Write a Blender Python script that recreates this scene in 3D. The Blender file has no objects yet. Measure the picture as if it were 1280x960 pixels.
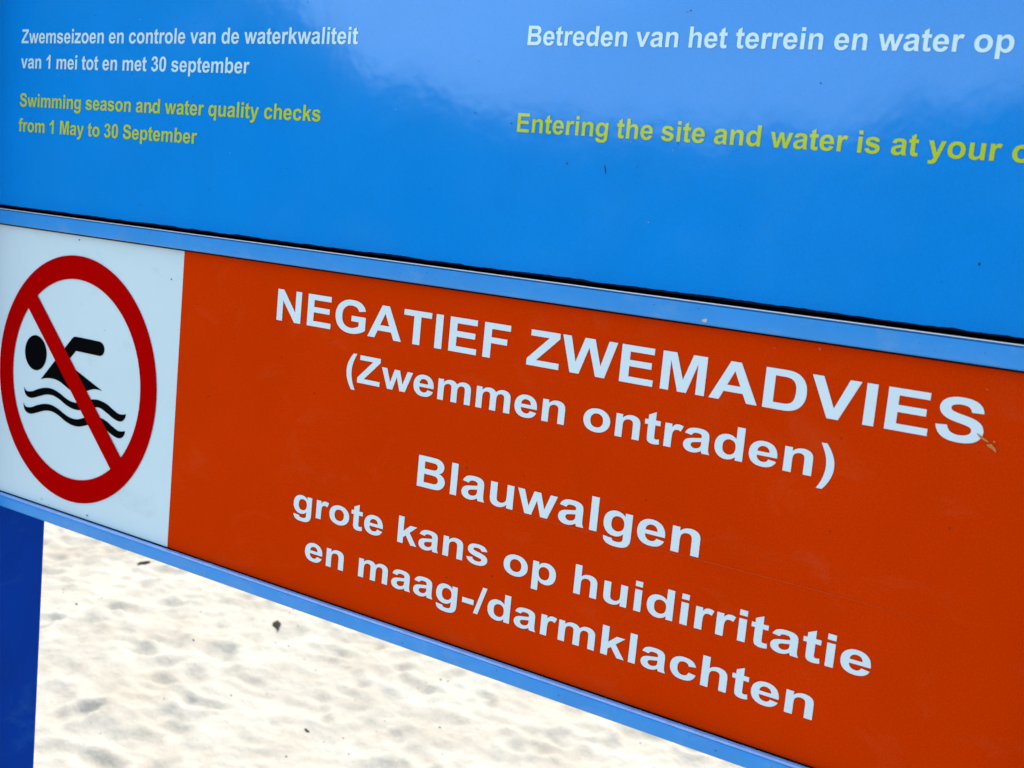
import bpy, bmesh, math, random
import numpy as np
from mathutils import Vector, Matrix
random.seed(7)
scene = bpy.context.scene
COL = scene.collection
U = 0.12          # one sign unit (outer radius of the red ring) in metres
H = 1.35          # height of the ring centre above the sand

# ------------------------------------------------------------------ camera
def W(x, y, z=0.0):
    """sign coordinates (x right, y up, z towards the viewer) -> world"""
    return Vector((x*U, -z*U, y*U + H))
def dirw(v):
    return Vector((v[0], -v[2], v[1]))
right = dirw((0.81959559, 0.09478212, -0.56504816))
down = dirw((0.15658203, -0.98573134, 0.06177214))
fwd = dirw((-0.55113078, -0.13910456, -0.82274223))
cam_d = bpy.data.cameras.new("camera")
cam = bpy.data.objects.new("camera", cam_d); COL.objects.link(cam)
m = Matrix.Identity(4)
for i, v in enumerate((right, -down, -fwd)):
    for j in range(3): m[j][i] = v[j]
m.translation = W(8.50126918, 1.71684824, 6.37270425)
cam.matrix_world = m
cam_d.sensor_width = 36.0
cam_d.lens = 1576.0/1280*36
cam_d.clip_start = 0.01
cam_d.clip_end = 5000
cam_d.dof.use_dof = True
cam_d.dof.focus_distance = 1.0
cam_d.dof.aperture_fstop = 17.0
scene.camera = cam

# ------------------------------------------------------------------ light
SUN_EL, SUN_AZ = math.radians(46), math.radians(22)     # azimuth from +Y (behind the sign) towards -X
CLOUD = (7.0, 9.5, 12.0)
world = bpy.data.worlds.new("World"); scene.world = world; world.use_nodes = True
nt = world.node_tree
sky = nt.nodes.new("ShaderNodeTexSky"); sky.sky_type = 'NISHITA'; sky.sun_disc = False
sky.sun_elevation = SUN_EL; sky.sun_rotation = -SUN_AZ
sky.dust_density = 1.5; sky.air_density = 1.0; sky.ozone_density = 1.0
bg = nt.nodes["Background"]; bg.inputs["Strength"].default_value = 0.15
# broken bright cloud and a whitish horizon over the clear sky
tcw = nt.nodes.new("ShaderNodeTexCoord"); mp = nt.nodes.new("ShaderNodeMapping"); mp.inputs["Scale"].default_value = (1, 1, 2.6)
cn = nt.nodes.new("ShaderNodeTexNoise"); cn.inputs["Scale"].default_value = 2.2; cn.inputs["Detail"].default_value = 7; cn.inputs["Roughness"].default_value = .55
nt.links.new(tcw.outputs["Generated"], mp.inputs[0]); nt.links.new(mp.outputs[0], cn.inputs["Vector"])
cr = nt.nodes.new("ShaderNodeMapRange"); cr.inputs["From Min"].default_value = .38; cr.inputs["From Max"].default_value = .60
nt.links.new(cn.outputs["Fac"], cr.inputs["Value"])
sx = nt.nodes.new("ShaderNodeSeparateXYZ"); nt.links.new(tcw.outputs["Generated"], sx.inputs[0])
hr = nt.nodes.new("ShaderNodeMapRange"); hr.inputs["From Min"].default_value = .02; hr.inputs["From Max"].default_value = .42; hr.inputs["To Min"].default_value = .85; hr.inputs["To Max"].default_value = 0
nt.links.new(sx.outputs["Z"], hr.inputs["Value"])
mxf = nt.nodes.new("ShaderNodeMath"); mxf.operation = 'MAXIMUM'; nt.links.new(cr.outputs[0], mxf.inputs[0]); nt.links.new(hr.outputs[0], mxf.inputs[1])
cmix = nt.nodes.new("ShaderNodeMix"); cmix.data_type = 'RGBA'
nt.links.new(mxf.outputs[0], cmix.inputs["Factor"]); nt.links.new(sky.outputs[0], cmix.inputs[6]); cmix.inputs[7].default_value = (CLOUD[0], CLOUD[1], CLOUD[2], 1)
nt.links.new(cmix.outputs[2], bg.inputs[0])
sun_d = bpy.data.lights.new("sun", 'SUN'); sun_d.energy = 3.6; sun_d.angle = math.radians(0.5); sun_d.color = (1, .95, .87)
sun = bpy.data.objects.new("sun", sun_d); COL.objects.link(sun)
sd = Vector((-math.sin(SUN_AZ)*math.cos(SUN_EL), math.cos(SUN_AZ)*math.cos(SUN_EL), math.sin(SUN_EL)))
sun.rotation_euler = sd.to_track_quat('Z', 'Y').to_euler(); sun.location = (0, 0, 10)
scene.view_settings.view_transform = 'Standard'; scene.view_settings.look = 'None'
scene.view_settings.exposure = .52; scene.view_settings.gamma = 1

# ------------------------------------------------------------------ materials
def mat(name, col, rough=.5, spec=.5, coat=0, coat_rough=.1, metal=0, var=0, var_scale=20, bump=0, bump_scale=200, coat_bump=0, coat_scale=8, fine=0):
    m = bpy.data.materials.new(name); m.use_nodes = True
    n = m.node_tree.nodes; l = m.node_tree.links; p = n["Principled BSDF"]
    p.inputs["Base Color"].default_value = (*col, 1); p.inputs["Roughness"].default_value = rough
    p.inputs["Specular IOR Level"].default_value = spec; p.inputs["Metallic"].default_value = metal
    p.inputs["Coat Weight"].default_value = coat; p.inputs["Coat Roughness"].default_value = coat_rough
    tc = n.new("ShaderNodeTexCoord")
    p.inputs["Coat IOR"].default_value = 1.7
    if var:
        a = n.new("ShaderNodeTexNoise"); a.inputs["Scale"].default_value = var_scale; a.inputs["Detail"].default_value = 6
        a.inputs["Roughness"].default_value = .65
        l.new(tc.outputs["Object"], a.inputs["Vector"])
        r = n.new("ShaderNodeMapRange"); r.inputs["From Min"].default_value = .3; r.inputs["From Max"].default_value = .7
        r.inputs["To Min"].default_value = 1-var; r.inputs["To Max"].default_value = 1+var
        l.new(a.outputs["Fac"], r.inputs["Value"])
        last = r.outputs[0]
        if fine:
            b = n.new("ShaderNodeTexNoise"); b.inputs["Scale"].default_value = 900; b.inputs["Detail"].default_value = 2
            l.new(tc.outputs["Object"], b.inputs["Vector"])
            r2 = n.new("ShaderNodeMapRange"); r2.inputs["From Min"].default_value = .3; r2.inputs["From Max"].default_value = .7
            r2.inputs["To Min"].default_value = 1-fine; r2.inputs["To Max"].default_value = 1+fine
            l.new(b.outputs["Fac"], r2.inputs["Value"])
            mu = n.new("ShaderNodeMath"); mu.operation = 'MULTIPLY'; l.new(last, mu.inputs[0]); l.new(r2.outputs[0], mu.inputs[1]); last = mu.outputs[0]
        s = n.new("ShaderNodeVectorMath"); s.operation = 'SCALE'; s.inputs[0].default_value = col
        l.new(last, s.inputs["Scale"]); l.new(s.outputs[0], p.inputs["Base Color"])
    if bump:
        a = n.new("ShaderNodeTexNoise"); a.inputs["Scale"].default_value = bump_scale; a.inputs["Detail"].default_value = 3
        l.new(tc.outputs["Object"], a.inputs["Vector"])
        b = n.new("ShaderNodeBump"); b.inputs["Strength"].default_value = 1; b.inputs["Distance"].default_value = bump
        l.new(a.outputs["Fac"], b.inputs["Height"]); l.new(b.outputs[0], p.inputs["Normal"])
    if coat_bump:
        a = n.new("ShaderNodeTexNoise"); a.inputs["Scale"].default_value = coat_scale; a.inputs["Detail"].default_value = 3
        l.new(tc.outputs["Object"], a.inputs["Vector"])
        b = n.new("ShaderNodeBump"); b.inputs["Strength"].default_value = 1; b.inputs["Distance"].default_value = coat_bump
        l.new(a.outputs["Fac"], b.inputs["Height"]); l.new(b.outputs[0], p.inputs["Coat Normal"])
    return m
M = {}
M['blue'] = mat("blue enamel", (.0035, .245, .74), .5, .0, 1, .09, var=.035, var_scale=14, coat_bump=.00024, coat_scale=22, fine=.08)
M['rail'] = mat("light blue rail paint", (.016, .265, .72), .42, .35, .25, .2, var=.06, var_scale=25, bump=.00008, bump_scale=300, fine=.03)
M['post'] = mat("dark blue post paint", (.0004, .030, .24), .6, .03, var=.10, var_scale=16, bump=.0001)
M['white'] = mat("white sign film", (.60, .74, .80), .5, .05, var=.02, var_scale=10, fine=.02)
M['orange'] = mat("orange red sign film", (.60, .034, .0002), .6, .0, var=.05, var_scale=9, fine=.12)
def smudges(m, col, scale, lo, hi, amount):
    """thin uneven film of dust and water marks mixed into the colour"""
    n = m.node_tree.nodes; l = m.node_tree.links; p = n["Principled BSDF"]
    src = p.inputs["Base Color"].links[0].from_socket
    tc = n.new("ShaderNodeTexCoord"); mp = n.new("ShaderNodeMapping"); mp.inputs["Scale"].default_value = (1, 1, 1.6)
    a = n.new("ShaderNodeTexNoise"); a.inputs["Scale"].default_value = scale; a.inputs["Detail"].default_value = 8; a.inputs["Roughness"].default_value = .7; a.inputs["Distortion"].default_value = .6
    l.new(tc.outputs["Object"], mp.inputs[0]); l.new(mp.outputs[0], a.inputs["Vector"])
    r = n.new("ShaderNodeMapRange"); r.inputs["From Min"].default_value = lo; r.inputs["From Max"].default_value = hi; r.inputs["To Max"].default_value = amount
    l.new(a.outputs["Fac"], r.inputs["Value"])
    x = n.new("ShaderNodeMix"); x.data_type = 'RGBA'; l.new(r.outputs[0], x.inputs["Factor"]); l.new(src, x.inputs[6]); x.inputs[7].default_value = (*col, 1)
    l.new(x.outputs[2], p.inputs["Base Color"])
smudges(M['orange'], (.58, .13, .05), 16, .55, .80, .16)
smudges(M['white'], (.42, .48, .50), 18, .58, .85, .5)
smudges(M['rail'], (.16, .33, .62), 30, .52, .80, .6)
smudges(M['post'], (.02, .10, .30), 14, .55, .80, .5)
M['red'] = mat("red print", (.42, .0006, .0004), .6, .0, var=.03)
M['black'] = mat("black print", (.0015, .0015, .002), .7, .02)
M['letter'] = mat("white lettering", (.68, .79, .84), .5, .05, var=.02)
M['letter_up'] = mat("white lettering on enamel", (.60, .80, .82), .5, .12, 1, .10, coat_bump=.00035, coat_scale=22)
M['yellow'] = mat("yellow lettering", (.50, .60, .004), .5, .12, 1, .10, coat_bump=.00035, coat_scale=22)
M['shade_black'] = mat("black for caps and shade", (.004, .004, .006), .9, .02)  # post caps, and the shade painted into the gap and panel edges
M['trim'] = mat("bare aluminium edge", (.85, .86, .88), .35, .5, metal=.3)
M['lip'] = mat("lip blue with painted light", (.20, .40, .82), .35, .5, .5, .15, var=.15, var_scale=60)  # paler than the rail paint: sky light on the lip put into its colour
M['scratch'] = mat("worn film", (.62, .075, .02), .6, .1)
M['stain'] = mat("tan scuff", (.60, .20, .07), .8, .1, var=.3, var_scale=300)
M['dirt'] = mat("dark speck", (.02, .025, .03), .8, .1)
M['pale'] = mat("pale speck", (.45, .50, .50), .6, .1)
M['bark'] = mat("bark", (.035, .028, .022), .9, .1, var=.4, var_scale=90, bump=.001, bump_scale=300)

def sand_material():
    m = bpy.data.materials.new("sand"); m.use_nodes = True
    n = m.node_tree.nodes; l = m.node_tree.links; p = n["Principled BSDF"]
    p.inputs["Roughness"].default_value = .95; p.inputs["Specular IOR Level"].default_value = .1
    tc = n.new("ShaderNodeTexCoord")
    a = n.new("ShaderNodeTexNoise"); a.inputs["Scale"].default_value = 3.5; a.inputs["Detail"].default_value = 8; a.inputs["Roughness"].default_value = .7
    l.new(tc.outputs["Object"], a.inputs["Vector"])
    c = n.new("ShaderNodeValToRGB"); c.color_ramp.elements[0].position = .3; c.color_ramp.elements[0].color = (.41, .335, .255, 1)
    c.color_ramp.elements[1].position = .62; c.color_ramp.elements[1].color = (.52, .44, .35, 1)
    l.new(a.outputs["Fac"], c.inputs[0])
    g = n.new("ShaderNodeTexNoise"); g.inputs["Scale"].default_value = 260; g.inputs["Detail"].default_value = 3
    l.new(tc.outputs["Object"], g.inputs["Vector"])
    r = n.new("ShaderNodeMapRange"); r.inputs["From Min"].default_value = .3; r.inputs["From Max"].default_value = .7; r.inputs["To Min"].default_value = .9; r.inputs["To Max"].default_value = 1.08
    l.new(g.outputs["Fac"], r.inputs["Value"])
    s = n.new("ShaderNodeVectorMath"); s.operation = 'SCALE'; l.new(c.outputs[0], s.inputs[0]); l.new(r.outputs[0], s.inputs["Scale"])
    l.new(s.outputs[0], p.inputs["Base Color"])
    b = n.new("ShaderNodeBump"); b.inputs["Distance"].default_value = .004
    h = n.new("ShaderNodeTexNoise"); h.inputs["Scale"].default_value = 45; h.inputs["Detail"].default_value = 5
    l.new(tc.outputs["Object"], h.inputs["Vector"]); l.new(h.outputs["Fac"], b.inputs["Height"]); l.new(b.outputs[0], p.inputs["Normal"])
    return m
M['sand'] = sand_material()
def leaf_material():
    m = bpy.data.materials.new("foliage"); m.use_nodes = True
    n = m.node_tree.nodes; l = m.node_tree.links; p = n["Principled BSDF"]
    p.inputs["Roughness"].default_value = .6
    o = n.new("ShaderNodeTexCoord"); a = n.new("ShaderNodeTexNoise"); a.inputs["Scale"].default_value = 1.5; a.inputs["Detail"].default_value = 6
    l.new(o.outputs["Object"], a.inputs["Vector"])
    c = n.new("ShaderNodeValToRGB"); c.color_ramp.elements[0].position = .35; c.color_ramp.elements[0].color = (.010, .022, .008, 1)
    c.color_ramp.elements[1].position = .65; c.color_ramp.elements[1].color = (.030, .050, .016, 1)
    l.new(a.outputs["Fac"], c.inputs[0]); l.new(c.outputs[0], p.inputs["Base Color"])
    return m
M['leaf'] = leaf_material()

# ------------------------------------------------------------------ object helpers
def link(name, me, material, parent=None, label=None, smooth=False):
    o = bpy.data.objects.new(name, me); COL.objects.link(o)
    if material: me.materials.append(material)
    if parent: o.parent = parent
    if label: o["label"] = label
    if smooth:
        for p in me.polygons: p.use_smooth = True
    return o
def thing(name, label, cat, loc=(0, 0, 0), group=None):
    o = bpy.data.objects.new(name, None); COL.objects.link(o); o.location = loc
    o.empty_display_size = .1
    o["label"] = label; o["category"] = cat
    if group: o["group"] = group
    return o
def mesh(verts, faces):
    me = bpy.data.meshes.new("mesh"); me.from_pydata([tuple(v) for v in verts], [], faces); me.update(); return me
ORIGIN = {}
def loc(parent, v):           # world point -> the parent's own space
    return v - ORIGIN.get(parent, Vector((0, 0, 0))) if parent else v
def box(name, x0, x1, y0, y1, z0, z1, material, parent, bevel=0.0, segs=2, label=None):
    """box in sign units, bevelled"""
    bm = bmesh.new(); bmesh.ops.create_cube(bm, size=1)
    a, b = W(x0, y0, z0), W(x1, y1, z1)
    for v in bm.verts:
        v.co = Vector((a.x if v.co.x < 0 else b.x, a.y if v.co.y > 0 else b.y, a.z if v.co.z < 0 else b.z))
    if bevel: bmesh.ops.bevel(bm, geom=bm.edges[:], offset=bevel*U, segments=segs, profile=.5, affect='EDGES')
    o0 = ORIGIN.get(parent, Vector((0, 0, 0)))
    for v in bm.verts: v.co -= o0
    bmesh.ops.recalc_face_normals(bm, faces=bm.faces[:])
    me = bpy.data.meshes.new(name); bm.to_mesh(me); bm.free()
    return link(name, me, material, parent, label, smooth=False)
def extrude_profile(name, prof, x0, x1, material, parent, smooth_edges=True, label=None):
    """prof: closed (z, y) outline in sign units, swept along x; long members are cut into lengths so the face is not one quad"""
    n = len(prof); xs = np.linspace(x0, x1, 9); o0 = ORIGIN.get(parent, Vector((0, 0, 0)))
    vs = [W(x, y, z) - o0 for x in xs for z, y in prof]; fs = []
    for k in range(len(xs)-1):
        for i in range(n):
            j = (i+1) % n; fs.append((k*n+i, k*n+j, (k+1)*n+j, (k+1)*n+i))
    fs.append(tuple(range(n))[::-1]); fs.append(tuple((len(xs)-1)*n+i for i in range(n)))
    me = mesh(vs, fs); bm = bmesh.new(); bm.from_mesh(me); bmesh.ops.recalc_face_normals(bm, faces=bm.faces[:])
    if smooth_edges:
        for f in bm.faces: f.smooth = True
        for e in bm.edges:
            if len(e.link_faces) == 2 and e.link_faces[0].normal.angle(e.link_faces[1].normal, 0) > math.radians(32): e.smooth = False
    bm.to_mesh(me); bm.free()
    return link(name, me, material, parent, label)
def arc(cz, cy, rz, ry, a0, a1, n=6):
    return [(cz + rz*math.cos(math.radians(a0 + (a1-a0)*i/n)), cy + ry*math.sin(math.radians(a0 + (a1-a0)*i/n))) for i in range(n+1)]

# curves -> flat printed shapes
def curve_mesh(contours, thick=.00004):
    """contours: list of lists of (point, left handle, right handle) in sign units relative to an origin"""
    cu = bpy.data.curves.new("c", 'CURVE'); cu.dimensions = '2D'; cu.fill_mode = 'BOTH'; cu.extrude = thick; cu.resolution_u = 5
    for c in contours:
        s = cu.splines.new('BEZIER'); s.bezier_points.add(len(c)-1); s.use_cyclic_u = True
        for bp, (p, hl, hr) in zip(s.bezier_points, c):
            bp.handle_left_type = bp.handle_right_type = 'FREE'
            bp.co = (*p, 0); bp.handle_left = (*hl, 0); bp.handle_right = (*hr, 0)
    o = bpy.data.objects.new("c", cu); COL.objects.link(o)
    dg = bpy.context.evaluated_depsgraph_get()
    me = bpy.data.meshes.new_from_object(o.evaluated_get(dg))
    bpy.data.objects.remove(o); bpy.data.curves.remove(cu)
    me.materials.clear()
    return me
def put_flat(name, contours, material, parent, z, label=None):
    """lay contours given in sign units on the sign at depth z"""
    S = 40.0
    cs = [[(Vector(p)*S, Vector(a)*S, Vector(b)*S) for p, a, b in c] for c in contours]
    me = curve_mesh(cs, .00004*S/U)
    me.transform(Matrix.Scale(U/S, 4))
    o0 = ORIGIN.get(parent, Vector((0, 0, 0)))
    me.transform(Matrix.Translation(W(0, 0, z) - o0) @ Matrix.Rotation(math.pi/2, 4, 'X'))
    return link(name, me, material, parent, label)
def poly(pts):
    return [(p, p, p) for p in pts]
def smooth_poly(pts, corners):
    """closed outline; Catmull-Rom handles except at the listed corner indices"""
    n = len(pts); out = []
    for i, p in enumerate(pts):
        a, b = pts[i-1], pts[(i+1) % n]
        if i in corners: out.append((p, p, p)); continue
        tx, ty = (b[0]-a[0]), (b[1]-a[1]); tl = math.hypot(tx, ty) or 1
        la = math.hypot(p[0]-a[0], p[1]-a[1])/3; lb = math.hypot(p[0]-b[0], p[1]-b[1])/3
        out.append((p, (p[0]-tx/tl*la, p[1]-ty/tl*la), (p[0]+tx/tl*lb, p[1]+ty/tl*lb)))
    return out
def circle(cx, cy, r, n=24):
    k = 4/3*math.tan(math.pi/2/n); out = []
    for i in range(n):
        a = 2*math.pi*i/n; c, s = math.cos(a), math.sin(a)
        out.append(((cx+r*c, cy+r*s), (cx+r*c+k*r*s, cy+r*s-k*r*c), (cx+r*c-k*r*s, cy+r*s+k*r*c)))
    return out

# ------------------------------------------------------------------ bold grotesque alphabet (1466 units = cap height)
ADV=dict(A=1479,B=1479,D=1479,E=1366,F=1251,G=1593,I=569,M=1706,N=1479,S=1366,T=1251,V=1366,W=1933,Z=1251,a=1139,b=1251,c=1139,d=1251,e=1139,f=682,g=1251,h=1251,i=569,k=1139,l=569,m=1821,n=1251,o=1251,p=1251,q=1251,r=797,s=1139,t=682,u=1251,v=1139,w=1593,y=1139,z=1024)
ADV.update({'0':1139,'1':1139,'3':1139,'(':682,')':682,'-':682,'/':569,' ':569,'r':797})
G={}
G['N']=["150 0 150 1466 438 1466 1038 487 1038 1466 1313 1466 1313 0 1016 0 425 956 425 0"]
G['E']=["149 0 149 1466 1236 1466 1236 1218 445 1218 445 893 1181 893 1181 646 445 646 445 247 1264 247 1264 0"]
G['A']=["1471 0 1149 0 1021 333 435 333 314 0 0 0 571 1466 884 1466","926 580 724 1124 526 580"]
G['T']=["479 0 479 1218 44 1218 44 1466 1209 1466 1209 1218 775 1218 775 0"]
G['I']=["140 0 140 1466 436 1466 436 0"]
G['F']=["151 0 151 1466 1156 1466 1156 1218 447 1218 447 871 1059 871 1059 623 447 623 447 0"]
G['Z']=["20 0 20 267 788 1218 106 1218 106 1466 1169 1466 1169 1239 368 247 1200 247 1200 0"]
G['W']=["358 0 8 1466 311 1466 532 459 800 1466 1152 1466 1409 442 1634 1466 1932 1466 1576 0 1262 0 970 1096 679 0"]
G['M']=["145 0 145 1466 588 1466 854 466 1117 1466 1561 1466 1561 0 1286 0 1286 1154 995 0 710 0 420 1154 420 0"]
G['V']=["524 0 0 1466 321 1466 692 381 1051 1466 1365 1466 840 0"]
G['D']=["148 1466 689 1466 Q 872 1466 968 1438 Q 1097 1400 1189 1303 Q 1281 1206 1329 1065.5 Q 1377 925 1377 719 Q 1377 538 1332 407 Q 1277 247 1175 148 Q 1098 73 967 31 Q 869 0 705 0 148 0","444 1218 444 247 665 247 Q 789 247 844 261 Q 916 279 963.5 322 Q 1011 365 1041 463.5 Q 1071 562 1071 732 Q 1071 902 1041 993 Q 1011 1084 957 1135 Q 903 1186 820 1204 Q 758 1218 577 1218"]
G['S']=["74 477 362 505 Q 388 360 467.5 292 Q 547 224 682 224 Q 825 224 897.5 284.5 Q 970 345 970 426 Q 970 478 939.5 514.5 Q 909 551 833 578 Q 781 596 596 642 Q 358 701 262 787 Q 127 908 127 1082 Q 127 1194 190.5 1291.5 Q 254 1389 373.5 1440 Q 493 1491 662 1491 Q 938 1491 1077.5 1370 Q 1217 1249 1224 1047 928 1034 Q 909 1147 846.5 1196.5 Q 784 1246 659 1246 Q 530 1246 457 1193 Q 410 1159 410 1102 Q 410 1050 454 1013 Q 510 966 726 915 Q 942 864 1045.5 809.5 Q 1149 755 1207.5 660.5 Q 1266 566 1266 427 Q 1266 301 1196 191 Q 1126 81 998 27.5 Q 870 -26 679 -26 Q 401 -26 252 102.5 Q 103 231 74 477"]
G['G']=["831 539 831 786 1469 786 1469 202 Q 1376 112 1199.5 43.5 Q 1023 -25 842 -25 Q 612 -25 441 71.5 Q 270 168 184 347.5 Q 98 527 98 738 Q 98 967 194 1145 Q 290 1323 475 1418 Q 616 1491 826 1491 Q 1099 1491 1252.5 1376.5 Q 1406 1262 1450 1060 1156 1005 Q 1125 1113 1039.5 1175.5 Q 954 1238 826 1238 Q 632 1238 517.5 1115 Q 403 992 403 750 Q 403 489 519 358.5 Q 635 228 823 228 Q 916 228 1009.5 264.5 Q 1103 301 1170 353 1170 539"]
G['B']=["150 1466 736 1466 Q 910 1466 995.5 1451.5 Q 1081 1437 1148.5 1391 Q 1216 1345 1261 1268.5 Q 1306 1192 1306 1097 Q 1306 994 1250.5 908 Q 1195 822 1100 779 Q 1234 740 1306 646 Q 1378 552 1378 425 Q 1378 325 1331.5 230.5 Q 1285 136 1204.5 79.5 Q 1124 23 1006 10 Q 932 2 649 0 150 0","446 1222 446 883 640 883 Q 813 883 855 888 Q 931 897 974.5 940.5 Q 1018 984 1018 1055 Q 1018 1123 980.5 1165.5 Q 943 1208 869 1217 Q 825 1222 616 1222","446 639 446 247 720 247 Q 880 247 923 256 Q 989 268 1030.5 314.5 Q 1072 361 1072 439 Q 1072 505 1040 551 Q 1008 597 947.5 618 Q 887 639 685 639"]
G['o']=["82 546 Q 82 686 151 817 Q 220 948 346.5 1017 Q 473 1086 629 1086 Q 870 1086 1024 929.5 Q 1178 773 1178 534 Q 1178 293 1022.5 134.5 Q 867 -24 631 -24 Q 485 -24 352.5 42 Q 220 108 151 235.5 Q 82 363 82 546","370 531 Q 370 373 445 289 Q 520 205 630 205 Q 740 205 814.5 289 Q 889 373 889 533 Q 889 689 814.5 773 Q 740 857 630 857 Q 520 857 445 773 Q 370 689 370 531"]
G['e']=["762 338 1042 291 Q 988 137 871.5 56.5 Q 755 -24 580 -24 Q 303 -24 170 157 Q 65 302 65 523 Q 65 787 203 936.5 Q 341 1086 552 1086 Q 789 1086 926 929.5 Q 1063 773 1057 450 353 450 Q 356 325 421 255.5 Q 486 186 583 186 Q 649 186 694 222 Q 739 258 762 338","778 622 Q 775 744 715 807.5 Q 655 871 569 871 Q 477 871 417 804 Q 357 737 358 622"]
G['n']=["1114 0 833 0 833 542 Q 833 714 815 764.5 Q 797 815 756.5 843 Q 716 871 659 871 Q 586 871 528 831 Q 470 791 448.5 725 Q 427 659 427 481 427 0 146 0 146 1062 407 1062 407 906 Q 546 1086 757 1086 Q 850 1086 927 1052.5 Q 1004 1019 1043.5 967 Q 1083 915 1098.5 849 Q 1114 783 1114 660"]
G['h']=["429 1466 429 927 Q 565 1086 754 1086 Q 851 1086 929 1050 Q 1007 1014 1046.5 958 Q 1086 902 1100.5 834 Q 1115 766 1115 623 1115 0 834 0 834 561 Q 834 728 818 773 Q 802 818 761.5 844.5 Q 721 871 660 871 Q 590 871 535 837 Q 480 803 454.5 734.5 Q 429 666 429 532 429 0 148 0 148 1466"]
G['m']=["126 1062 385 1062 385 917 Q 524 1086 716 1086 Q 818 1086 893 1044 Q 968 1002 1016 917 Q 1086 1002 1167 1044 Q 1248 1086 1340 1086 Q 1457 1086 1538 1038.5 Q 1619 991 1659 899 Q 1688 831 1688 679 1688 0 1407 0 1407 607 Q 1407 765 1378 811 Q 1339 871 1258 871 Q 1199 871 1147 835 Q 1095 799 1072 729.5 Q 1049 660 1049 510 1049 0 768 0 768 582 Q 768 737 753 782 Q 738 827 706.5 849 Q 675 871 621 871 Q 556 871 504 836 Q 452 801 429.5 735 Q 407 669 407 516 407 0 126 0"]
G['r']=["416 0 135 0 135 1062 396 1062 396 911 Q 463 1018 516.5 1052 Q 570 1086 638 1086 Q 734 1086 823 1033 736 788 Q 665 834 604 834 Q 545 834 504 801.5 Q 463 769 439.5 684 Q 416 599 416 328"]
G['a']=["357 738 102 784 Q 145 938 250 1012 Q 355 1086 562 1086 Q 750 1086 842 1041.5 Q 934 997 971.5 928.5 Q 1009 860 1009 677 1006 349 Q 1006 209 1019.5 142.5 Q 1033 76 1070 0 792 0 Q 781 28 765 83 Q 758 108 755 116 Q 683 46 601 11 Q 519 -24 426 -24 Q 262 -24 167.5 65 Q 73 154 73 290 Q 73 380 116 450.5 Q 159 521 236.5 558.5 Q 314 596 460 624 Q 657 661 733 693 733 721 Q 733 802 693 836.5 Q 653 871 542 871 Q 467 871 425 841.5 Q 383 812 357 738","733 510 Q 679 492 562 467 Q 445 442 409 418 Q 354 379 354 319 Q 354 260 398 217 Q 442 174 510 174 Q 586 174 655 224 Q 706 262 722 317 Q 733 353 733 454"]
G['s']=["48 303 330 346 Q 348 264 403 221.5 Q 458 179 557 179 Q 666 179 721 219 Q 758 247 758 294 Q 758 326 738 347 Q 717 367 644 384 Q 304 459 213 521 Q 87 607 87 760 Q 87 898 196 992 Q 305 1086 534 1086 Q 752 1086 858 1015 Q 964 944 1004 805 739 756 Q 722 818 674.5 851 Q 627 884 539 884 Q 428 884 380 853 Q 348 831 348 796 Q 348 766 376 745 Q 414 717 638.5 666 Q 863 615 952 541 Q 1040 466 1040 332 Q 1040 186 918 81 Q 796 -24 557 -24 Q 340 -24 213.5 64 Q 87 152 48 303"]
G['t']=["634 1062 634 838 442 838 442 410 Q 442 280 447.5 258.5 Q 453 237 472.5 223 Q 492 209 520 209 Q 559 209 633 236 657 18 Q 559 -24 435 -24 Q 359 -24 298 1.5 Q 237 27 208.5 67.5 Q 180 108 169 177 Q 160 226 160 375 160 838 31 838 31 1062 160 1062 160 1273 442 1437 442 1062"]
G['g']=["121 -70 442 -109 Q 450 -165 479 -186 Q 519 -216 605 -216 Q 715 -216 770 -183 Q 807 -161 826 -112 Q 839 -77 839 17 839 172 Q 713 0 521 0 Q 307 0 182 181 Q 84 324 84 537 Q 84 804 212.5 945 Q 341 1086 532 1086 Q 729 1086 857 913 857 1062 1120 1062 1120 109 Q 1120 -79 1089 -172 Q 1058 -265 1002 -318 Q 946 -371 852.5 -401 Q 759 -431 616 -431 Q 346 -431 233 -338.5 Q 120 -246 120 -104 Q 120 -90 121 -70","372 553 Q 372 384 437.5 305.5 Q 503 227 599 227 Q 702 227 773 307.5 Q 844 388 844 546 Q 844 711 776 791 Q 708 871 604 871 Q 503 871 437.5 792.5 Q 372 714 372 553"]
G['d']=["1120 0 859 0 859 156 Q 794 65 705.5 20.5 Q 617 -24 527 -24 Q 344 -24 213.5 123.5 Q 83 271 83 535 Q 83 805 210 945.5 Q 337 1086 531 1086 Q 709 1086 839 938 839 1466 1120 1466","370 554 Q 370 384 417 308 Q 485 198 607 198 Q 704 198 772 280.5 Q 840 363 840 527 Q 840 710 774 790.5 Q 708 871 605 871 Q 505 871 437.5 791.5 Q 370 712 370 554"]
G['p']=["139 1062 401 1062 401 906 Q 452 986 539 1036 Q 626 1086 732 1086 Q 917 1086 1046 941 Q 1175 796 1175 537 Q 1175 271 1045 123.5 Q 915 -24 730 -24 Q 642 -24 570.5 11 Q 499 46 420 131 420 -404 139 -404","417 549 Q 417 370 488 284.5 Q 559 199 661 199 Q 759 199 824 277.5 Q 889 356 889 535 Q 889 702 822 783 Q 755 864 656 864 Q 553 864 485 784.5 Q 417 705 417 549"]
G['b']=["134 0 134 1466 415 1466 415 938 Q 545 1086 723 1086 Q 917 1086 1044 945.5 Q 1171 805 1171 542 Q 1171 270 1041.5 123 Q 912 -24 727 -24 Q 636 -24 547.5 21.5 Q 459 67 395 156 395 0","413 554 Q 413 389 465 310 Q 538 198 659 198 Q 752 198 817.5 277.5 Q 883 357 883 528 Q 883 710 817 790.5 Q 751 871 648 871 Q 547 871 480 792.5 Q 413 714 413 554"]
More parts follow.
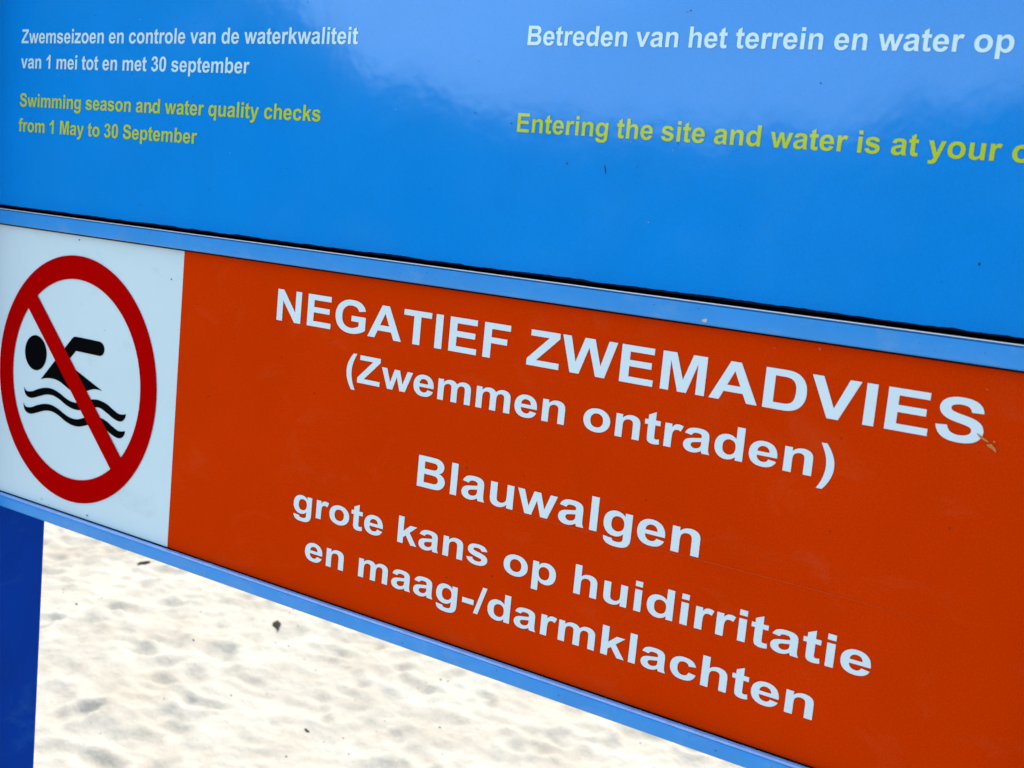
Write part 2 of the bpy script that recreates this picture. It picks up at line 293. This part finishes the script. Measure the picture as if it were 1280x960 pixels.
G['c']=["1074 748 797 698 Q 783 781 733.5 823 Q 684 865 605 865 Q 500 865 437.5 792.5 Q 375 720 375 550 Q 375 361 438.5 283 Q 502 205 609 205 Q 689 205 740 250.5 Q 791 296 812 407 1088 360 Q 1045 170 923 73 Q 801 -24 596 -24 Q 363 -24 224.5 123 Q 86 270 86 530 Q 86 793 225 939.5 Q 364 1086 601 1086 Q 795 1086 909.5 1002.5 Q 1024 919 1074 748"]
G['k']=["137 0 137 1466 418 1466 418 688 747 1062 1093 1062 730 674 1119 0 816 0 549 477 418 340 418 0"]
G['l']=["147 0 147 1466 428 1466 428 0"]
G['i']=["147 1206 147 1466 428 1466 428 1206","147 0 147 1062 428 1062 428 0"]
G['u']=["847 0 847 159 Q 789 74 694.5 25 Q 600 -24 495 -24 Q 388 -24 303 23 Q 218 70 180 155 Q 142 240 142 390 142 1062 423 1062 423 574 Q 423 350 438.5 299.5 Q 454 249 495 219.5 Q 536 190 599 190 Q 671 190 728 229.5 Q 785 269 806 327.5 Q 827 386 827 614 827 1062 1108 1062 1108 0"]
G['v']=["439 0 11 1062 306 1062 506 520 564 339 Q 587 408 593 430 Q 607 475 623 520 825 1062 1114 1062 692 0"]
G['w']=["345 0 9 1062 282 1062 481 366 664 1062 935 1062 1112 366 1315 1062 1592 1062 1251 0 981 0 798 683 618 0"]
G['y']=["14 1062 313 1062 567 308 815 1062 1106 1062 731 40 664 -145 Q 627 -238 593.5 -287 Q 560 -336 516.5 -366.5 Q 473 -397 409.5 -414 Q 346 -431 266 -431 Q 185 -431 107 -414 82 -194 Q 148 -207 201 -207 Q 299 -207 346 -149.5 Q 393 -92 418 -3"]
G['z']=["33 0 33 219 431 676 Q 529 788 576 835 Q 527 832 447 831 72 831 72 1062 951 1062 951 863 545 395 402 240 Q 519 243 547 243 982 243 982 0"]
G['f']=["24 1062 180 1062 180 1142 Q 180 1276 208.5 1342 Q 237 1408 313.5 1449.5 Q 390 1491 507 1491 Q 627 1491 742 1455 704 1259 Q 637 1275 575 1275 Q 514 1275 487.5 1246.5 Q 461 1218 461 1137 461 1062 671 1062 671 841 461 841 461 0 180 0 180 841 24 841"]
G['1']=["807 0 526 0 526 1059 Q 372 915 163 846 163 1101 Q 273 1137 402 1237.5 Q 531 1338 579 1472 807 1472"]
G['0']=["563 1472 Q 776 1472 896 1320 Q 1039 1140 1039 723 Q 1039 307 895 125 Q 776 -25 563 -25 Q 349 -25 218 139.5 Q 87 304 87 726 Q 87 1140 231 1322 Q 350 1472 563 1472","563 1239 Q 512 1239 472 1206.5 Q 432 1174 410 1090 Q 381 981 381 723 Q 381 465 407 368.5 Q 433 272 472.5 240 Q 512 208 563 208 Q 614 208 654 240.5 Q 694 273 716 357 Q 745 465 745 723 Q 745 981 719 1077.5 Q 693 1174 653.5 1206.5 Q 614 1239 563 1239"]
G['3']=["77 389 349 422 Q 362 318 419 263 Q 476 208 557 208 Q 644 208 703.5 274 Q 763 340 763 452 Q 763 558 706 620 Q 649 682 567 682 Q 513 682 438 661 469 890 Q 583 887 643 939.5 Q 703 992 703 1079 Q 703 1153 659 1197 Q 615 1241 542 1241 Q 470 1241 419 1191 Q 368 1141 357 1045 98 1089 Q 125 1222 179.5 1301.5 Q 234 1381 331.5 1426.5 Q 429 1472 550 1472 Q 757 1472 882 1340 Q 985 1232 985 1096 Q 985 903 774 788 Q 900 761 975.5 667 Q 1051 573 1051 440 Q 1051 247 910 111 Q 769 -25 559 -25 Q 360 -25 229 89.5 Q 98 204 77 389"]
G['(']=["613 -431 420 -431 Q 267 -200 187 49 Q 107 298 107 531 Q 107 820 206 1078 Q 292 1302 423 1491 615 1491 Q 479 1190 428 978.5 Q 377 767 377 530 Q 377 367 407.5 196 Q 438 25 490 -129 Q 524 -230 613 -431"]
G[')']=["69 -431 Q 158 -230 192 -129 Q 244 25 274.5 196 Q 305 367 305 530 Q 305 767 254 978.5 Q 203 1190 67 1491 259 1491 Q 390 1302 476 1078 Q 575 820 575 531 Q 575 298 495 49 Q 415 -200 262 -431"]
G['q']=["836 -404 836 131 Q 757 46 685.5 11 Q 614 -24 526 -24 Q 341 -24 212 123.5 Q 82 271 82 537 Q 82 796 211 941 Q 340 1086 525 1086 Q 631 1086 718 1036 Q 804 986 855 906 855 1062 1117 1062 1117 -404","839 549 Q 839 705 771 784.5 Q 703 864 600 864 Q 501 864 434 783 Q 367 702 367 535 Q 367 356 432 277.5 Q 497 199 595 199 Q 697 199 768 284.5 Q 839 370 839 549"]
G['-']=["115 391 115 672 667 672 667 391"]
G['/']=["-1 -25 364 1491 571 1491 204 -25"]

def glyph_contours(ch):
    out = []
    for s in G.get(ch, ()):
        tk = s.split(); pts = []; i = 0
        while i < len(tk):
            if tk[i] == 'Q':
                c = (float(tk[i+1]), float(tk[i+2])); p = (float(tk[i+3]), float(tk[i+4])); i += 5
                q = pts[-1][0]
                pts[-1][2] = (q[0]+(c[0]-q[0])*2/3, q[1]+(c[1]-q[1])*2/3)
                pts.append([p, (p[0]+(c[0]-p[0])*2/3, p[1]+(c[1]-p[1])*2/3), None])
            else:
                pts.append([(float(tk[i]), float(tk[i+1])), None, None]); i += 2
        if pts[0][0] == pts[-1][0]:
            pts[0][1] = pts[-1][1]; pts.pop()
        out.append([(p, a or p, b or p) for p, a, b in pts])
    return out
GLYPH_MESH = {}
def glyph_mesh(ch):
    """flat filled letter: vertices in glyph units and faces, each letter filled on its own"""
    if ch not in GLYPH_MESH:
        cs = [[tuple((q[0]*.01, q[1]*.01) for q in pt) for pt in c] for c in glyph_contours(ch)]
        if not cs: GLYPH_MESH[ch] = ([], [])
        else:
            me = curve_mesh(cs, 0)
            GLYPH_MESH[ch] = ([(v.co.x*100, v.co.y*100) for v in me.vertices], [tuple(p.vertices) if p.normal.z > 0 else tuple(p.vertices)[::-1] for p in me.polygons])
            bpy.data.meshes.remove(me)
    return GLYPH_MESH[ch]
def text_line(text, x0, y0, size, stretch, rot, material, parent, z, label):
    """rot is the small tilt of the printed line (dy per dx)"""
    adv = 0; V = []; F = []; o0 = ORIGIN[parent]
    for ch in text:
        vs, fs = glyph_mesh(ch); k = len(V)
        for gx, gy in vs:
            x = size*stretch*(adv+gx)/1466
            V.append(W(x0 + x, y0 + size*gy/1466 + rot*x, z) - o0)
        F += [tuple(i+k for i in f) for f in fs]
        adv += ADV[ch]
    return link("text_line", mesh(V, F), material, parent, label)

# ------------------------------------------------------------------ sand
def sand():
    def axis(a, b, step, far):
        c = list(np.arange(a, b, step)); s = step; hi = c[-1]; up = []
        while hi < far: s *= 1.16; hi += s; up.append(hi)
        s = step; lo = c[0]; dn = []
        while lo > -far: s *= 1.16; lo -= s; dn.append(lo)
        return np.array(dn[::-1] + c + up)
    X = axis(-4.6, .6, .0135, 1500); Y = axis(.7, 3.6, .0135, 1500)
    gx, gy = np.meshgrid(X, Y)
    rng = np.random.RandomState(11); T = rng.rand(256, 256)
    def noise(x, y):
        xi = np.floor(x).astype(int); yi = np.floor(y).astype(int); fx = x-xi; fy = y-yi
        fx = fx*fx*(3-2*fx); fy = fy*fy*(3-2*fy)
        g = lambda i, j: T[i % 256, j % 256]
        return (g(xi, yi)*(1-fx)+g(xi+1, yi)*fx)*(1-fy) + (g(xi, yi+1)*(1-fx)+g(xi+1, yi+1)*fx)*fy - .5
    near = np.clip(1.4 - np.hypot(gx+2, gy-2)/30, 0, 1)
    wx = gx + .10*noise(gx*4, gy*4); wy = gy + .10*noise(gx*4+9, gy*4+5)
    z = .16*noise(gx*.35, gy*.35) + .05*noise(wx*1.6+3, wy*1.6)
    z += near*(.026*noise(wx*5.2, wy*5.2+7) - .018*np.abs(noise(wx*9, wy*9)) + .011*noise(gx*24, gy*24) + .006*noise(gx*47, gy*47) + .003*noise(gx*90, gy*90))
    # trodden hollows: soft oval prints with a pushed-up rim
    for i in range(3200):
        px = rng.uniform(-5.2, 1.4); py = rng.uniform(.0, 4.4); a = rng.uniform(0, math.pi)
        L = .014 + .075*rng.uniform(0, 1)**2.2; B = L*rng.uniform(.4, .7); d = L*rng.uniform(.10, .24)
        ix = np.where(np.abs(X-px) < 3.2*L)[0]; iy = np.where(np.abs(Y-py) < 3.2*L)[0]
        if not len(ix) or not len(iy): continue
        sl = (slice(iy[0], iy[-1]+1), slice(ix[0], ix[-1]+1))
        dx = gx[sl]-px; dy = gy[sl]-py; u = (dx*math.cos(a)+dy*math.sin(a))/L; v = (-dx*math.sin(a)+dy*math.cos(a))/B
        r2 = u*u+v*v; z[sl] += -d*np.exp(-r2*r2*.9) + d*.38*np.exp(-(np.sqrt(r2)-1.5)**2*4)
    base = .16*noise(np.array([-.12]), np.array([.06]))[0]
    z -= base*0 + z[np.argmin(np.abs(Y-2.2)), np.argmin(np.abs(X+1.7))]*0
    nx, ny = len(X), len(Y)
    co = np.stack([gx, gy, z], -1).reshape(-1, 3)
    idx = np.arange(nx*ny).reshape(ny, nx)
    f = np.stack([idx[:-1, :-1], idx[:-1, 1:], idx[1:, 1:], idx[1:, :-1]], -1).reshape(-1, 4)
    me = bpy.data.meshes.new("sand"); me.vertices.add(len(co)); me.vertices.foreach_set("co", co.ravel())
    me.loops.add(f.size); me.loops.foreach_set("vertex_index", f.ravel().astype(np.int32))
    me.polygons.add(len(f)); me.polygons.foreach_set("loop_start", np.arange(0, f.size, 4, dtype=np.int32))
    me.polygons.foreach_set("loop_total", np.full(len(f), 4, dtype=np.int32))
    me.update(calc_edges=True); me.polygons.foreach_set("use_smooth", np.ones(len(f), dtype=bool))
    o = link("sand_beach", me, M['sand']); o["kind"] = "structure"
    def hz(x, y):
        i = min(max(np.searchsorted(X, x), 1), nx-1); j = min(max(np.searchsorted(Y, y), 1), ny-1)
        return float(min(z[j, i], z[j-1, i], z[j, i-1], z[j-1, i-1]))
    return hz
ground_z = sand()

# ------------------------------------------------------------------ line of bushes and pines behind the viewer (mirrored in the enamel)
def tree_line():
    rng = np.random.RandomState(5); V = []; F = []
    def clump(c, r, n):
        k = len(V)
        for _ in range(n):
            d = rng.normal(size=3); d /= np.linalg.norm(d); p = c + d*r*rng.uniform(.45, 1.0)*np.array([1, 1, .8])
            a = rng.normal(size=3); a /= np.linalg.norm(a); b = np.cross(a, d); b /= np.linalg.norm(b)+1e-6
            s = rng.uniform(.10, .22)*(.6+.25*r); k = len(V)
            V.extend([p-a*s-b*s*.6, p+a*s-b*s*.6, p+a*s*.7+b*s, p-a*s*.8+b*s*.9]); F.append((k, k+1, k+2, k+3))
    def trunk(x, y, h, r):
        k = len(V)
        for j, (zz, rr) in enumerate(((-.3, r), (h*.5, r*.7), (h, r*.3))):
            for i in range(6):
                a = i*math.pi/3; V.append(np.array([x+rr*math.cos(a), y+rr*math.sin(a), zz]))
        for j in range(2):
            for i in range(6):
                F.append((k+j*6+i, k+j*6+(i+1) % 6, k+(j+1)*6+(i+1) % 6, k+(j+1)*6+i))
    # (bearing from the camera towards -X in degrees, elevation of the top in degrees)
    prof = [(-60, 9), (-30, 11), (-10, 10.5), (0, 10), (8, 9.6), (13, 7.8), (16, 6.8), (19, 5.8), (22, 4.9), (25, 4.4), (28, 4.2), (31, 4.4), (34, 4.3), (37, 3.9), (39.5, 3.6),
            (41.2, 4.9), (42.6, 5.5), (43.8, 4.8), (45.2, 3.9), (46.6, 5.2), (48, 6.4), (49.6, 7.6), (52, 9.5), (55, 10.8), (60, 12), (70, 13), (85, 12), (100, 11)]
    bs, es = zip(*prof)
    cx, cy, cz = cam.matrix_world.translation
    b = -60.0
    while b < 100:
        D = 15 + 2.5*math.sin(b*.5) + rng.uniform(-1, 1)
        e = np.interp(b, bs, es)
        top = cz + D*math.tan(math.radians(e)); x = cx - D*math.sin(math.radians(b)); y = cy - D*math.cos(math.radians(b))
        rad = .42 if 20 < b < 51 else .75
        n = 0; zz = .2
        while zz < top - rad*.5:
            clump(np.array([x+rng.normal()*.35, y+rng.normal()*.8, zz]), rad*rng.uniform(.8, 1.15), 34); zz += rad*.62
        clump(np.array([x, y, top-rad*.75]), rad, 44)
        if rng.rand() < .4: trunk(x, y, top*.8, .09)
        for _ in range(2):
            clump(np.array([x - rng.uniform(.3, 1.2), y - rng.uniform(1, 2.5), rng.uniform(.2, max(.5, top-1.6))]), rad*1.25, 30)
        b += .9 if 20 < b < 51 else 1.3
    me = mesh(V, F)
    o = link("tree_line", me, M['leaf']); o["kind"] = "stuff"
    o["label"] = "dark line of bushes and trees behind the viewer, mirrored faintly in the blue board"; o["category"] = "trees"
tree_line()

# ------------------------------------------------------------------ things
XL, XR = -1.2135, 7.85            # inner ends of the lower sign
RT1, RT0 = 1.2915, 1.1705         # top rail
RB1, RB0 = -1.1131, -1.2255       # bottom rail
def new_thing(name, label, cat, x, y, z, group=None):
    p = W(x, y, z); o = thing(name, label, cat, p, group); ORIGIN[o] = p; return o

# --- posts: the boards hang between them
PG = "blue posts carrying the boards"
post = new_thing("signpost", "dark blue square post in the pale sand at the left end of the boards", "post", -1.64, -H/U, -.22, PG)
box("post_tube", -1.98, -1.307, -H/U-3, 7.0, -.745, .42, M['post'], post, bevel=.04, segs=4)
box("post_cap", -2.00, -1.29, 7.001, 7.06, -.77, .44, M['shade_black'], post, bevel=.015)
post2 = new_thing("signpost", "dark blue square post carrying the right end of the boards, beside the last capital letters", "post", 8.28, -H/U, -.22, PG)
box("post_tube", 7.944, 8.62, -H/U-3, 7.0, -.745, .42, M['post'], post2, bevel=.04, segs=4)
box("post_cap", 7.93, 8.64, 7.001, 7.06, -.77, .44, M['shade_black'], post2, bevel=.015)

# --- lower warning sign
ws = new_thing("warning_sign", "framed orange red sign with white lettering and a no swimming symbol at its left end", "sign", (XL+XR)/2, RB0, -.12)
wp = box("white_panel", XL, 1.2135, RB1, RT0, -.03, 0, M['white'], ws)
op = box("orange_panel", 1.2145, XR, RB1, RT0, -.03, 0, M['orange'], ws)
ORIGIN[wp] = ORIGIN[op] = ORIGIN[ws]
def rail_profile(y0, y1, groove):
    zf, zb = .045, -.26; r = .014
    pr = [(zb, y0)] + arc(zf-r, y0+r, r, r, -90, 0)
    if groove:
        g1 = y1-.0045; g0 = y1-.0100
        pr += [(zf, g0), (zf-.02, g0), (zf-.02, g1), (zf, g1)] + arc(zf-.003, y1-.003, .003, .003, 0, 90, 3)
    else:
        pr += arc(zf-r, y1-r, r, r, 0, 90)
    pr += [(zb, y1)]
    return pr
extrude_profile("frame_rail", rail_profile(RT0, RT1, True), XL-.092, XR+.092, M['rail'], ws, label="upper rail of the frame, light blue with a bright top edge")
extrude_profile("frame_rail", rail_profile(RB0, RB1-.0165, False), XL-.092, XR+.092, M['rail'], ws, label="lower rail of the frame, light blue")
box("frame_lip", XL-.092, XR+.092, RB1-.016, RB1, -.05, .046, M['lip'], ws, .006, 3, label="lip along the top of the lower rail, coloured paler to look lit by the sky")
box("frame_stile", XL-.092, XL-.001, RB1+.001, RT0-.001, -.258, .044, M['rail'], ws, .012)
box("frame_stile", XR+.001, XR+.092, RB1+.001, RT0-.001, -.258, .044, M['rail'], ws, .012)
box("edge_trim", XL-.091, XR+.091, RT1+.0005, RT1+.0045, .036, .047, M['trim'], ws, label="thin bright metal strip along the upper rail")
box("shade_black", XL-.09, XR+.09, RT1+.0005, RT1+.004, -.20, .030, M['shade_black'], ws)  # black strip added on the rail top to deepen the shade in the gap
box("shade_black", XL+.002, XR-.002, RT0-.011, RT0-.0005, .0005, .012, M['shade_black'], ws)  # dark strip standing for the contact shadow under the upper rail
box("shade_black", XL+.002, XR-.002, RB1+.0005, RB1+.007, .0005, .012, M['shade_black'], ws)  # matching dark strip, painted shade where the panel meets the lower lip

# pictogram on the white panel
PZ = .003
put_flat("prohibition_ring", [circle(0, 0, 1.0, 32), circle(0, 0, .812, 32)], M['red'], wp, PZ+.002)
s0 = .0115; hw = .0815; q = 1/math.sqrt(2); L = .88
def sl(t, n): return (q*t + q*n - 0*s0, -q*t + q*n)
L = .84
put_flat("slash", [poly([sl(-L, -hw-.008), sl(-L, hw-.008), sl(L, hw-.008), sl(L, -hw-.008)])], M['red'], wp, PZ+.0035)
put_flat("swimmer_head", [circle(-.515, .148, .145, 16)], M['black'], wp, PZ)
body = [(-.433, -.060), (-.048, .332), (-.018, .350), (.298, .353), (.336, .339), (.358, .297), (.340, .255), (.306, .240), (.007, .238), (-.108, .125), (.358, -.033),
        (.31, -.030), (.25, -.035), (.17, -.060), (.096, -.084), (.029, -.097), (-.040, -.091), (-.112, -.066), (-.183, -.042), (-.245, -.033), (-.306, -.034), (-.368, -.042)]
put_flat("swimmer_body", [smooth_poly(body, {0, 1, 3, 7, 8, 9, 10})], M['black'], wp, PZ)
wtop = [(-.653, -.160), (-.622, -.186), (-.547, -.180), (-.459, -.147), (-.371, -.123), (-.283, -.117), (-.194, -.132), (-.100, -.164), (-.017, -.181), (.065, -.177), (.151, -.149), (.233, -.121), (.316, -.112), (.415, -.126), (.500, -.158), (.580, -.181), (.656, -.168)]
wbot = [(.643, -.206), (.598, -.236), (.522, -.231), (.430, -.199), (.345, -.173), (.270, -.177), (.185, -.204), (.098, -.231), (.013, -.237), (-.083, -.221), (-.180, -.187), (-.270, -.170), (-.358, -.178), (-.455, -.209), (-.544, -.236), (-.608, -.231), (-.640, -.204)]
for dy in (0, -.1345):
    w = [(x, y+dy) for x, y in wtop + wbot]
    put_flat("wave", [smooth_poly(w, {0, len(wtop)-1})], M['black'], wp, PZ)

# lettering, lower sign
for text, x0, y0, s, w, ro in (
        ("NEGATIEF ZWEMADVIES", 2.1728, .7749, .2184, 1.3191, .00011),
        ("(Zwemmen ontraden)", 2.8693, .4527, .1865, 1.3127, .00041),
        ("Blauwalgen", 3.5376, -.1368, .2055, 1.3103, .00128),
        ("grote kans op huidirritatie", 2.4796, -.5455, .1790, 1.3545, .00213),
        ("en maag-/darmklachten", 2.6222, -.8571, .1767, 1.3676, .00098)):
    text_line(text, x0, y0, s, w, ro, M['letter'], op, .003, "white bold line reading %s" % text)

# --- upper information board
BY = 1.3175; BT = 6.7
ib = new_thing("information_board", "glossy blue board with white and yellow lettering above the framed warning sign", "board", (XL+XR)/2, BY, -.1)
prof = [(-.20, BY)] + arc(-.005, BY+.005, .005, .005, -90, 0, 4) + [(0, BY+.010), (0, BY+.3), (0, BT-.05)] + arc(-.035, BT-.055, .035, .055, 0, 90, 6) + [(-.20, BT)]
bp = extrude_profile("blue_panel", prof, XL-.092, XR+.092, M['blue'], ib)
ORIGIN[bp] = ORIGIN[ib]
box("gap_shade_backing", XL-.09, XR+.09, RT1+.0008, BY+.35, -.255, -.205, M['shade_black'], ib)  # added black backing, blocks light so the gap stays dark
for text, x0, y0, s, w, ro, mk, nm in (
        ("Zwemseizoen en controle van de waterkwaliteit", -.8782, 2.6468, .1104, 1.0525, .00607, 'letter_up', 'white'),
        ("van 1 mei tot en met 30 september", -.8734, 2.4467, .1090, 1.0626, .00457, 'letter_up', 'white'),
        ("Swimming season and water quality checks", -.8726, 2.1398, .1068, 1.0810, .00468, 'yellow', 'yellow'),
        ("from 1 May to 30 September", -.8725, 1.9385, .1063, 1.0846, .00325, 'yellow', 'yellow'),
        ("Betreden van het terrein en water op", 4.0988, 2.6736, .1128, 1.0292, -.00444, 'letter_up', 'white'),
        ("Entering the site and water is at your own risk", 4.0814, 2.1613, .1119, 1.0367, -.00367, 'yellow', 'yellow')):
    text_line(text, x0, y0, s, w, ro, M[mk], bp, .003, "%s bold line reading %s" % (nm, text))

# ------------------------------------------------------------------ wear: scratches, chips and specks lying on the faces
def stroke(pts, w):
    l = []; r = []
    for i, (x, y) in enumerate(pts):
        a = pts[max(i-1, 0)]; b = pts[min(i+1, len(pts)-1)]; dx, dy = b[0]-a[0], b[1]-a[1]; d = math.hypot(dx, dy) or 1
        k = w*(.35 if i in (0, len(pts)-1) else 1)*random.uniform(.7, 1.2)/2
        l.append((x-dy/d*k, y+dx/d*k)); r.append((x+dy/d*k, y-dx/d*k))
    return poly(l + r[::-1])
def blot(cx, cy, r, n=9, asp=1.0, rot=0):
    pts = []
    for i in range(n):
        a = 2*math.pi*i/n; k = r*random.uniform(.55, 1.2); x, y = k*math.cos(a), k*math.sin(a)*asp
        pts.append((cx+x*math.cos(rot)-y*math.sin(rot), cy+x*math.sin(rot)+y*math.cos(rot)))
    return smooth_poly(pts, set())
put_flat("scratch", [stroke([(3.95, -.128), (4.3, -.142), (4.68, -.150), (5.1, -.150), (5.6, -.146), (6.1, -.145), (6.5, -.147), (6.93, -.157)], .0026)], M['scratch'], op, .0022, "long hair-thin scratch under the middle line")
put_flat("stain", [stroke([(7.0, .832), (7.02, .818), (7.045, .806), (7.06, .800)], .013), stroke([(7.052, .786), (7.07, .784), (7.088, .772), (7.10, .757)], .019), blot(7.085, .806, .006)], M['stain'], op, .0055, "tan scuff below the last capital letter")
put_flat("stain", [blot(5.495, RT0+.026, .020, asp=.6)], M['pale'], ws, .0465, "pale chip in the upper rail")
put_flat("scratch", [stroke([(4.728, 2.005), (4.737, 1.976), (4.741, 1.950)], .008)], M['dirt'], bp, .0022, "short dark nick in the blue board")
# grime along the foot of the blue board, ragged at its upper edge
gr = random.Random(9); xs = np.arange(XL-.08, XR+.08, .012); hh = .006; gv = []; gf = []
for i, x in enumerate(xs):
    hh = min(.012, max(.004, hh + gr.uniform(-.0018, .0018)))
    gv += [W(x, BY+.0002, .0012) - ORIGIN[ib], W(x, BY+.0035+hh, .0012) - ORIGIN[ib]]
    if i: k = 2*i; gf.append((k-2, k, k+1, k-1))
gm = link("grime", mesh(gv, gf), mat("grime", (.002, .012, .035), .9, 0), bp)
specks = []
for x, y, r in ((1.094, .936, .006), (-.012, 1.126, .007), (-.02, 1.165, .005), (.25, -1.07, .007), (-.35, -1.06, .006), (.9, .2, .004), (.35, .45, .003), (-.25, -1.09, .004)): specks.append(blot(x, y, r))
put_flat("speck", specks[:], M['dirt'], wp, .0065)
sp = [blot(random.uniform(1.4, 7.3), random.uniform(-.95, 1.08), random.uniform(.0015, .0045)) for _ in range(34)]
put_flat("speck", sp, M['dirt'], op, .0022)
sp = [blot(7.015, 1.054, .007), blot(6.149, 1.131, .010), blot(5.9, 1.10, .006)] + [blot(random.uniform(1.4, 7.3), random.uniform(-.95, 1.08), random.uniform(.002, .005)) for _ in range(12)]
put_flat("speck", sp, M['scratch'], op, .0024)
sp = [blot(random.uniform(-1, 7.3), random.uniform(1.45, 2.95), random.uniform(.0015, .005), asp=random.uniform(.5, 1.6)) for _ in range(60)]
put_flat("speck", sp, M['dirt'], bp, .0022)
sp = [blot(.766, 2.168, .007, asp=2)] + [blot(random.uniform(-1, 7.3), random.uniform(1.45, 2.95), random.uniform(.0015, .003)) for _ in range(14)]
put_flat("speck", sp, M['pale'], bp, .0024)
sp = [blot(random.uniform(-1, 7.3), random.uniform(RB0+.02, RB1-.02), random.uniform(.002, .006), asp=.6) for _ in range(18)] + [blot(random.uniform(-1, 7.3), random.uniform(RT0+.02, RT1-.03), random.uniform(.002, .005), asp=.6) for _ in range(22)]
put_flat("speck", sp, M['dirt'], ws, .0465)

for o in list(COL.objects):
    if o.name.split('.')[0] == 'speck': o['kind'] = 'stuff'

# ------------------------------------------------------------------ bits lying on the sand
def chip(name, x, y, l, w, h, rot, label, cat, group=None):
    random.seed(int(abs(x*977)+abs(y*313)))
    # the sand undulates: slide the chip along the slope to where it is seen lying
    c = cam.matrix_world.translation; fx, fy = x, y
    for _ in range(12):
        t = 1 - ground_z(x, y)/c.z; x, y = c.x+(fx-c.x)*t, c.y+(fy-c.y)*t
    bm = bmesh.new(); bmesh.ops.create_icosphere(bm, subdivisions=3, radius=1)
    for v in bm.verts:
        k = 1 + .28*math.sin(3*v.co.x+x*7)*math.cos(4*v.co.y+y*5) + random.uniform(-.10, .10)
        t = 1 - .35*max(v.co.x, 0)
        v.co = Vector((v.co.x*l*k, v.co.y*w*k*t + .25*w*v.co.x**2, v.co.z*h*k*t))
    me = bpy.data.meshes.new(name); bm.to_mesh(me); bm.free()
    o = link(name, me, M['bark']); o.location = (x, y, ground_z(x, y)+h*.5); o.rotation_euler = (random.uniform(-.2, .2), random.uniform(-.2, .2), rot)
    o["label"] = label; o["category"] = cat
    if group: o["group"] = group
chip("bark_chip", -1.969, 2.362, .030, .013, .0045, -.7, "largest dark chip of bark on the sand below the lower rail", "bark")
chip("bark_chip", -2.866, 2.519, .026, .010, .007, 1.3, "small dark chip of bark near the blue post", "bark")
def debris():
    """fine litter nobody could count"""
    rng = random.Random(3); V = []; F = []
    spots = [(-2.496, 1.924, .012), (-1.35, 1.87, .012), (-1.284, 1.721, .007), (-2.936, 2.481, .009), (-1.853, 1.889, .010), (-1.983, 1.993, .008), (-1.266, 1.616, .008), (-1.644, 1.319, .008),
             (-1.293, 2.478, .009), (-1.382, 2.142, .010), (-1.237, 2.094, .009), (-1.052, 1.89, .012), (-.988, 1.957, .009), (-1.31, 2.46, .012)]
    spots = [(a, b, r*.62) for a, b, r in spots]
    for _ in range(800):
        a, b = rng.choice(spots)[:2] if rng.random() < .5 else (rng.uniform(-4.3, .3), rng.uniform(1, 3.4))
        spots.append((a+rng.gauss(0, .12), b+rng.gauss(0, .12), rng.uniform(.001, .0042)))
    for x, y, r in spots:
        z = ground_z(x, y)+r*.3; k = len(V); a = rng.uniform(0, 6.28); l = r*rng.uniform(.8, 2.4)
        for i in range(5):
            t = a + i*6.28/5; V.append((x+l*math.cos(t)*rng.uniform(.6, 1.1), y+r*math.sin(t), z-r*.4))
        V.append((x+rng.gauss(0, r*.3), y, z+r*.6)); V.append((x, y, z-r*.6))
        for i in range(5):
            F.append((k+i, k+(i+1) % 5, k+5)); F.append((k+(i+1) % 5, k+i, k+6))
    o = link("sand_litter", mesh(V, F), M['bark']); o["kind"] = "stuff"
debris()
